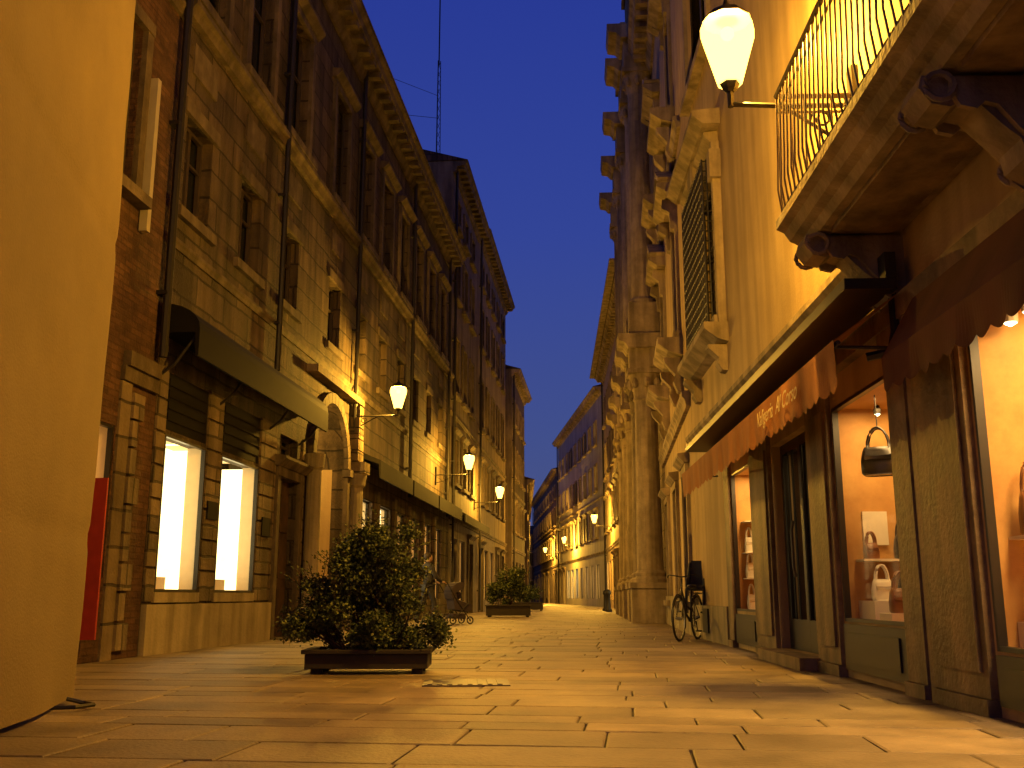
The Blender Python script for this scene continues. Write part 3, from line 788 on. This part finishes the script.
# ------------------------------------------------------------------ scaffold tarpaulin
tp = empty('scaffold_tarpaulin')
tm = surf('tarpaulin_fabric', (.155, .115, .064), (.205, .155, .088), scale=.6, bump=.35, bscale=60, streak=0, rough=.85, spec=.15)
m = MB(); nu, nv = 130, 150; H_ = 9.5
def tpt(u, v):
    if u < .72:
        k = u/.72; x = -2.15+(-3.12+2.15)*k; y = 2.6+(6.85-2.6)*k; nx, ny = .98, .2
    else:
        k = (u-.72)/.28; x = -3.12-1.82*k; y = 6.85+.15*k; nx, ny = 0, 1
    z = .04+H_*v
    f = .004*math.sin(u*17+2.5*math.sin(v*7))+.006*math.sin(v*9+u*6)+.004*math.sin(v*62+u*14+2*math.sin(u*9))*(.4+.6*abs(math.sin(u*7+v*5)))
    f += .005*math.sin(u*22+v*24)*math.sin(v*13-u*8)+.002*math.sin(u*40+9*v)*math.sin(v*51)
    q = (v*H_) % 2.1
    f -= .014*math.exp(-((q-1.05)/.05)**2)
    if v < .04: f += .02*math.sin(u*26)*(1-v/.04)
    return (x+nx*f, y+ny*f, z)
for j in range(nv+1):
    for i in range(nu+1): m.v.append(tpt(i/nu, j/nv))
for j in range(nv):
    for i in range(nu): a = j*(nu+1)+i; m.f.append((a, a+1, a+nu+2, a+nu+1))
m.obj('fabric', tm, tp, smooth=True)
m = MB()
for x, y in ((-2.3, 2.7), (-2.78, 4.8), (-3.24, 6.65), (-4.8, 6.8), (-4.5, 4.8)):
    m.tube([(x-.06, y, 0), (x-.06, y, 9.4)], .024, 8); m.box(x-.14, x+.02, y-.08, y+.08, 0, .012)
for z in (2, 4, 6, 8): m.tube([(-2.42, 2.7, z), (-3.30, 6.65, z)], .024, 6)
m.obj('scaffold_poles', MT['pale'], tp)
m = MB(); m.tube([(-3.05, 6.3, .03), (-2.9, 6.35, .03), (-2.85, 6.5, .03), (-2.95, 6.6, .03), (-3.05, 6.55, .06)], .014, 6); m.obj('rope', MT['black'], tp)

# ------------------------------------------------------------------ planters
def leafmat():
    m, nt, b, o = base('foliage_leaf')
    g = N(nt, 'ShaderNodeNewGeometry'); r = N(nt, 'ShaderNodeValToRGB')
    r.color_ramp.elements[0].color = (.022, .034, .008, 1); r.color_ramp.elements[1].color = (.12, .13, .03, 1)
    e_ = r.color_ramp.elements.new(.6); e_.color = (.05, .07, .015, 1)
    nt.links.new(g.outputs['Random Per Island'], r.inputs['Fac']); nt.links.new(r.outputs[0], b.inputs['Base Color'])
    b.inputs['Roughness'].default_value = .6
    return m
LEAF = leafmat()
def planter(loc, w, d, h, lobes, n, rz=0, leaf=.035):
    e = empty('planter_shrub', loc, rz)
    m = MB(); t = .04
    for a, b_, c, dd in ((-w/2, w/2, -d/2, -d/2+t), (-w/2, w/2, d/2-t, d/2), (-w/2, -w/2+t, -d/2+t, d/2-t), (w/2-t, w/2, -d/2+t, d/2-t)):
        m.box(a, b_, c, dd, .05, h-.04)
    m.box(-w/2-.03, w/2+.03, -d/2-.03, -d/2+t, h-.038, h); m.box(-w/2-.03, w/2+.03, d/2-t, d/2+.03, h-.038, h)
    m.box(-w/2-.03, -w/2+t, -d/2+t+.001, d/2-t-.001, h-.038, h); m.box(w/2-t, w/2+.03, -d/2+t+.001, d/2-t-.001, h-.038, h)
    for sx in (-1, 1):
        for sy in (-1, 1): m.box(sx*(w/2-.1)-.05, sx*(w/2-.1)+.05, sy*(d/2-.1)-.05, sy*(d/2-.1)+.05, 0, .05)
    m.obj('trough', simple('planter_timber', (.025, .017, .01), .85), e, bevel=.006)
    s2 = MB(); s2.quad((-w/2+t, -d/2+t, h-.06), (w/2-t, -d/2+t, h-.06), (w/2-t, d/2-t, h-.06), (-w/2+t, d/2-t, h-.06)); s2.obj('soil', simple('soil', (.03, .02, .015), .9), e)
    br = MB(); L = MB()
    tot = sum(l[3]*l[4]*l[5] for l in lobes)
    for cx, cy, cz, rx, ry, rz_ in lobes:
        k = int(n*(rx*ry*rz_)/tot)
        cl = []
        for _ in range(max(10, int(26*(k/n)+10))):
            v = Vector((random.gauss(0, 1), random.gauss(0, 1), random.gauss(0, 1))).normalized()*random.uniform(.45, 1.0)
            cl.append((cx+v.x*rx, cy+v.y*ry, max(h, cz+v.z*rz_), random.uniform(.22, .4)))
        for c in cl[:14]:
            mid = ((c[0]+cx)/2+random.uniform(-.04, .04), (c[1]+cy)/2, (c[2]+h)/2+.05)
            br.tube([(cx*.6, cy*.6, h-.06), mid, c[:3]], [.012, .008, .003], 5)
        for _ in range(k):
            c = random.choice(cl); q = c[3]*min(rx, ry, rz_)*1.25
            v = Vector((random.gauss(0, .5), random.gauss(0, .5), random.gauss(0, .5)))*q
            p = Vector(c[:3])+v
            if p.z < h*.5: continue
            a = Vector((random.gauss(0, 1), random.gauss(0, 1), random.gauss(0, .7)+.3)).normalized()
            bb = a.cross(Vector((random.gauss(0, 1), random.gauss(0, 1), random.gauss(0, 1)))).normalized()
            ll = leaf*random.uniform(.7, 1.5); ww_ = ll*.33
            L.quad(p-a*ll*.5, p+bb*ww_, p+a*ll*.6, p-bb*ww_)
        for _ in range(14):
            v = Vector((random.gauss(0, .7), random.gauss(0, .7), abs(random.gauss(0, 1))+.2)).normalized()
            p0 = Vector((cx+v.x*rx*.8, cy+v.y*ry*.8, cz+v.z*rz_*.8)); p1 = p0+v*random.uniform(.12, .3)
            br.tube([p0, p1], [.004, .002], 4)
            for q in range(14):
                p = p0.lerp(p1, q/13)+Vector((random.gauss(0, .015), random.gauss(0, .015), 0))
                a = (v+Vector((random.gauss(0, .6), random.gauss(0, .6), random.gauss(0, .6)))).normalized(); bb = a.cross(v+Vector((.1, .2, .3))).normalized()
                L.quad(p, p+a*leaf*.5+bb*leaf*.3, p+a*leaf*1.1, p+a*leaf*.5-bb*leaf*.3)
    br.obj('stems', MT['wood'], e); L.obj('foliage', LEAF, e)
    return e
planter((-1.65, 9.7, 0), 1.12, .62, .22, [(-.34, -.05, .42, .44, .40, .28), (.36, -.05, .40, .46, .40, .26), (0, -.1, .48, .5, .42, .3), (-.1, .05, .82, .48, .38, .34), (.14, .05, 1.10, .42, .34, .30), (-.5, 0, .66, .2, .25, .22), (.0, .05, 1.05, .34, .3, .26)], 46000, .05, .03)
planter((-1.25, 35, 0), 1.5, .8, .4, [(-.1, 0, .85, .75, .5, .4), (.1, 0, 1.25, .6, .45, .35)], 7000, 0, .07)
planter((-.85, 50, 0), 1.5, .8, .4, [(0, 0, .8, .75, .5, .35)], 3000, 0, .08)

# ------------------------------------------------------------------ bicycle with child seat
bk = empty('bicycle', (2.12, 16.35, 0), math.radians(66))
R0 = .34
m = MB(); sp = MB()
for cx in (0, 1.04):
    m.tube([(cx+R0*math.cos(a), 0, R0+.01+R0*math.sin(a)-.0) for a in [i*2*math.pi/28 for i in range(28)]], .02, 6, closed=True)
    for i in range(18):
        a = i*2*math.pi/18; sp.tube([(cx, .0, R0+.01), (cx+.33*math.cos(a), 0, R0+.01+.33*math.sin(a))], .0022, 3)
    sp.tube([(cx, -.05, R0+.01), (cx, .05, R0+.01)], .022, 8)
    sp.tube([(cx+.32*math.cos(a), 0, R0+.01+.32*math.sin(a)) for a in [i*2*math.pi/28 for i in range(28)]], .009, 4, closed=True)
m.obj('tyres', MT['black'], bk, smooth=True); sp.obj('wheels', simple('steel', (.4, .4, .4), .3, .8), bk)
m = MB()
bb_ = (.62, 0, .30); seat = (.78, 0, .82); head_t = (.2, 0, .88); head_b = (.16, 0, .68)
m.tube([head_b, (.4, 0, .42), bb_], .018, 8); m.tube([(.19, 0, .8), (.42, 0, .55), (.68, 0, .48)], .015, 8)
m.tube([bb_, seat], .016, 8)
for s_ in (-.045, .045):
    m.tube([(bb_[0], s_*.5, bb_[2]), (1.04, s_, .35)], .009, 6); m.tube([(.74, s_*.5, .7), (1.04, s_, .35)], .008, 6); m.tube([head_b, (.1, s_, .55), (0, s_, .35)], .011, 6)
m.tube([head_b, head_t, (.22, 0, .98)], .018, 8)
m.tube([(.34, -.27, 1.0), (.24, -.22, 1.04), (.22, 0, 1.0), (.24, .22, 1.04), (.34, .27, 1.0)], .012, 6)
for cx in (0, 1.04): m.tube([(cx+.375*math.cos(a), 0, .35+.375*math.sin(a)) for a in [math.radians(q) for q in range(10 if cx else 20, 190 if not cx else 180, 14)]], .016, 5)
m.tube([(.8, -.05, .76), (1.2, -.06, .74), (1.2, .06, .74), (.8, .05, .76)], .008, 5)
m.tube([(.62+.09*math.cos(a), -.05, .3+.09*math.sin(a)) for a in [i*2*math.pi/14 for i in range(14)]], .008, 5, closed=True)
m.tube([(.62, -.1, .3), (.68, -.1, .15)], .01, 5); m.box(.63, .73, -.17, -.08, .13, .155); m.tube([(.62, .1, .3), (.56, .1, .45)], .01, 5); m.box(.51, .61, .08, .17, .44, .465)
m.obj('frame', simple('bike_paint', (.03, .03, .035), .35, .3), bk, smooth=True)
m = MB()
m.ball((.82, 0, .86), .14, .08, .035, 10); m.obj('saddle', MT['black'], bk, smooth=True)
m = MB()
prof = [(.92, .80), (1.18, .78), (1.26, .85), (1.33, 1.28), (1.28, 1.30), (1.2, .90), (.95, .86)]
m.sweep(prof, -.15, .15, axis='y')
for s_ in (-.17, .13):
    m.sweep([(.98, .80), (1.2, .78), (1.3, .95), (1.35, 1.28), (1.22, 1.26), (1.12, 1.02), (1.0, .98)], s_, s_+.04, axis='y')
    m.sweep([(.9, .45), (.97, .45), (1.03, .82), (.95, .82)], s_, s_+.04, axis='y'); m.box(.84, .98, s_-.01, s_+.06, .42, .45)
m.obj('child_seat', simple('seat_plastic', (.03, .03, .04), .5), bk, bevel=.02)

# ------------------------------------------------------------------ person and pushchair
def person(loc, rz, jacket, trousers):
    e = empty('person', loc, rz)
    def skin(name, pts, edges, rad, mat):
        me = bpy.data.meshes.new(name); me.from_pydata(pts, edges, []); o = bpy.data.objects.new(name, me)
        sc.collection.objects.link(o); o.parent = e; me.materials.append(mat)
        md = o.modifiers.new('skin', 'SKIN'); md.use_smooth_shade = True
        for i, r in enumerate(rad): me.skin_vertices[0].data[i].radius = (r, r*.85 if i < 4 else r)
        me.skin_vertices[0].data[0].use_root = True
        o.modifiers.new('sub', 'SUBSURF').levels = 2; o.modifiers['sub'].render_levels = 2
        return o
    pts = [(0, 0, .95), (0, .01, 1.12), (0, .01, 1.32), (0, .0, 1.44), (0, .01, 1.53),
           (.19, 0, 1.41), (.22, .1, 1.17), (.17, .32, 1.05), (-.19, 0, 1.41), (-.22, .1, 1.17), (-.17, .32, 1.05)]
    skin('jacket', pts, [(0, 1), (1, 2), (2, 3), (3, 4), (3, 5), (5, 6), (6, 7), (3, 8), (8, 9), (9, 10)],
         [.16, .15, .17, .12, .055, .075, .055, .04, .075, .055, .04], jacket)
    pts = [(0, 0, .95), (.1, .0, .9), (.11, .14, .52), (.11, .1, .1), (.11, .22, .045), (-.1, 0, .9), (-.11, -.08, .5), (-.11, -.28, .13), (-.11, -.17, .045)]
    skin('trousers', pts, [(0, 1), (1, 2), (2, 3), (3, 4), (0, 5), (5, 6), (6, 7), (7, 8)], [.14, .1, .07, .05, .045, .1, .07, .05, .045], trousers)
    sk = simple('skin_tone', (.45, .27, .18), .6, var=.1)
    m = MB(); m.ball((0, .02, 1.64), .078, .095, .12, 16); m.ball((0, .115, 1.62), .014, .02, .025, 6)
    for s_ in (-1, 1):
        m.ball((s_*.08, .01, 1.63), .012, .02, .03, 6)
        m.ball((s_*.17, .36, 1.04), .035, .05, .025, 8)
        for q in range(4): m.tube([(s_*(.145+.016*q), .39, 1.045), (s_*(.145+.016*q), .43, 1.03), (s_*(.145+.016*q), .425, 1.0)], .008, 5)
        m.tube([(s_*.14, .36, 1.04), (s_*.12, .39, 1.02)], .009, 5)
    m.obj('head_and_hands', sk, e, smooth=True)
    m = MB(); m.ball((0, -.015, 1.675), .09, .1, .115, 14); m.obj('hair', simple('hair', (.03, .018, .012), .6), e, smooth=True)
    m = MB()
    for s_ in (-1, 1): m.ball((s_*.03, .106, 1.645), .01, .008, .006, 6)
    m.ball((0, .108, 1.58), .022, .008, .006, 6); m.obj('face_features', MT['black'], e)
    return e
PX, PY, PR_ = -2.95, 25.6, math.radians(-55)
person((PX, PY, 0), PR_, simple('dark_jacket', (.03, .028, .035), .8), simple('dark_trousers', (.03, .03, .04), .8))
dx_, dy_ = -math.sin(PR_), math.cos(PR_)
pc = empty('pushchair', (PX+dx_*.82, PY+dy_*.82, 0), PR_)
m = MB()
for x in (-.22, .22):
    for y in (-.2, .3):
        m.tube([(x, y+.085*math.cos(a), .1+.085*math.sin(a)) for a in [i*math.pi/6 for i in range(12)]], .018, 5, closed=True)
        m.lathe(x, y, [(.02, .08), (.02, .12)], 6)
    m.tube([(x, -.2, .1), (x, .28, .55)], .012, 5); m.tube([(x, .3, .1), (x, -.1, .6), (x, -.38, 1.03)], .012, 5)
m.tube([(-.22, -.38, 1.03), (.22, -.38, 1.03)], .016, 6)
m.obj('chassis', MT['iron'], pc)
m = MB()
m.sweep([(-.2, .95), (-.14, .36), (.24, .3), (.36, .36), (.36, .5), (.28, .5), (.1, .56), (-.06, .62), (-.14, .97)], -.2, .2)
pr = [(-.2, .62)]
for i in range(9):
    a0 = math.radians(185-15*i); pr.append((.03+.27*math.cos(a0), .78+.27*math.sin(a0)))
pr += [(.12, .9), (-.1, .78)]
m.sweep(pr, -.21, .21)
m.box(-.18, .18, -.18, .2, .14, .26)
m.ball((0, .06, .72), .09, .09, .11, 10)
m.obj('seat_hood_and_child', simple('pram_fabric', (.05, .035, .04), .8), pc, bevel=.01)

for (x, y) in ((2.9, 47), (2.95, 50)):
    m = MB(); m.lathe(0, 0, [(.16, 0), (.17, .08), (.11, .14), (.09, .75), (.13, .8), (.13, .86), (.1, .95), (.03, 1.0)], 12)
    o = m.obj('bollard', MT['iron'], None, smooth=True); o.location = (x, y, 0)

# ------------------------------------------------------------------ sky
w = bpy.data.worlds.new('World'); sc.world = w; w.use_nodes = True
nt = w.node_tree; bg = nt.nodes['Background']
tc = N(nt, 'ShaderNodeTexCoord'); sx = N(nt, 'ShaderNodeSeparateXYZ'); nt.links.new(tc.outputs['Generated'], sx.inputs[0])
cr = N(nt, 'ShaderNodeValToRGB'); nt.links.new(sx.outputs[2], cr.inputs[0])
el = cr.color_ramp.elements
el[0].position = .02; el[0].color = (.07, .085, .20, 1)
el[1].position = 1; el[1].color = (.003, .005, .03, 1)
for p_, c_ in ((.15, (.052, .077, .25, 1)), (.35, (.032, .057, .30, 1)), (.55, (.021, .041, .29, 1)), (.70, (.007, .012, .08, 1))):
    q = el.new(p_); q.color = c_
sky = N(nt, 'ShaderNodeTexSky'); sky.sky_type = 'NISHITA'; sky.sun_disc = False; sky.sun_elevation = math.radians(0); sky.sun_rotation = math.radians(200); sky.ozone_density = 6
cmb = mix(nt, .01, cr.outputs[0], sky.outputs[0], 'ADD')
nt.links.new(cmb, bg.inputs[0]); bg.inputs[1].default_value = 1.0

# ------------------------------------------------------------------ camera
cam = bpy.data.cameras.new('camera'); co = bpy.data.objects.new('camera', cam); sc.collection.objects.link(co)
cam.sensor_width = 36; cam.lens = 35.16; cam.clip_end = 1000; cam.clip_start = .05
co.location = (0, 0, .7); co.rotation_euler = (math.radians(90+11.97), 0, math.radians(1.85))
sc.camera = co
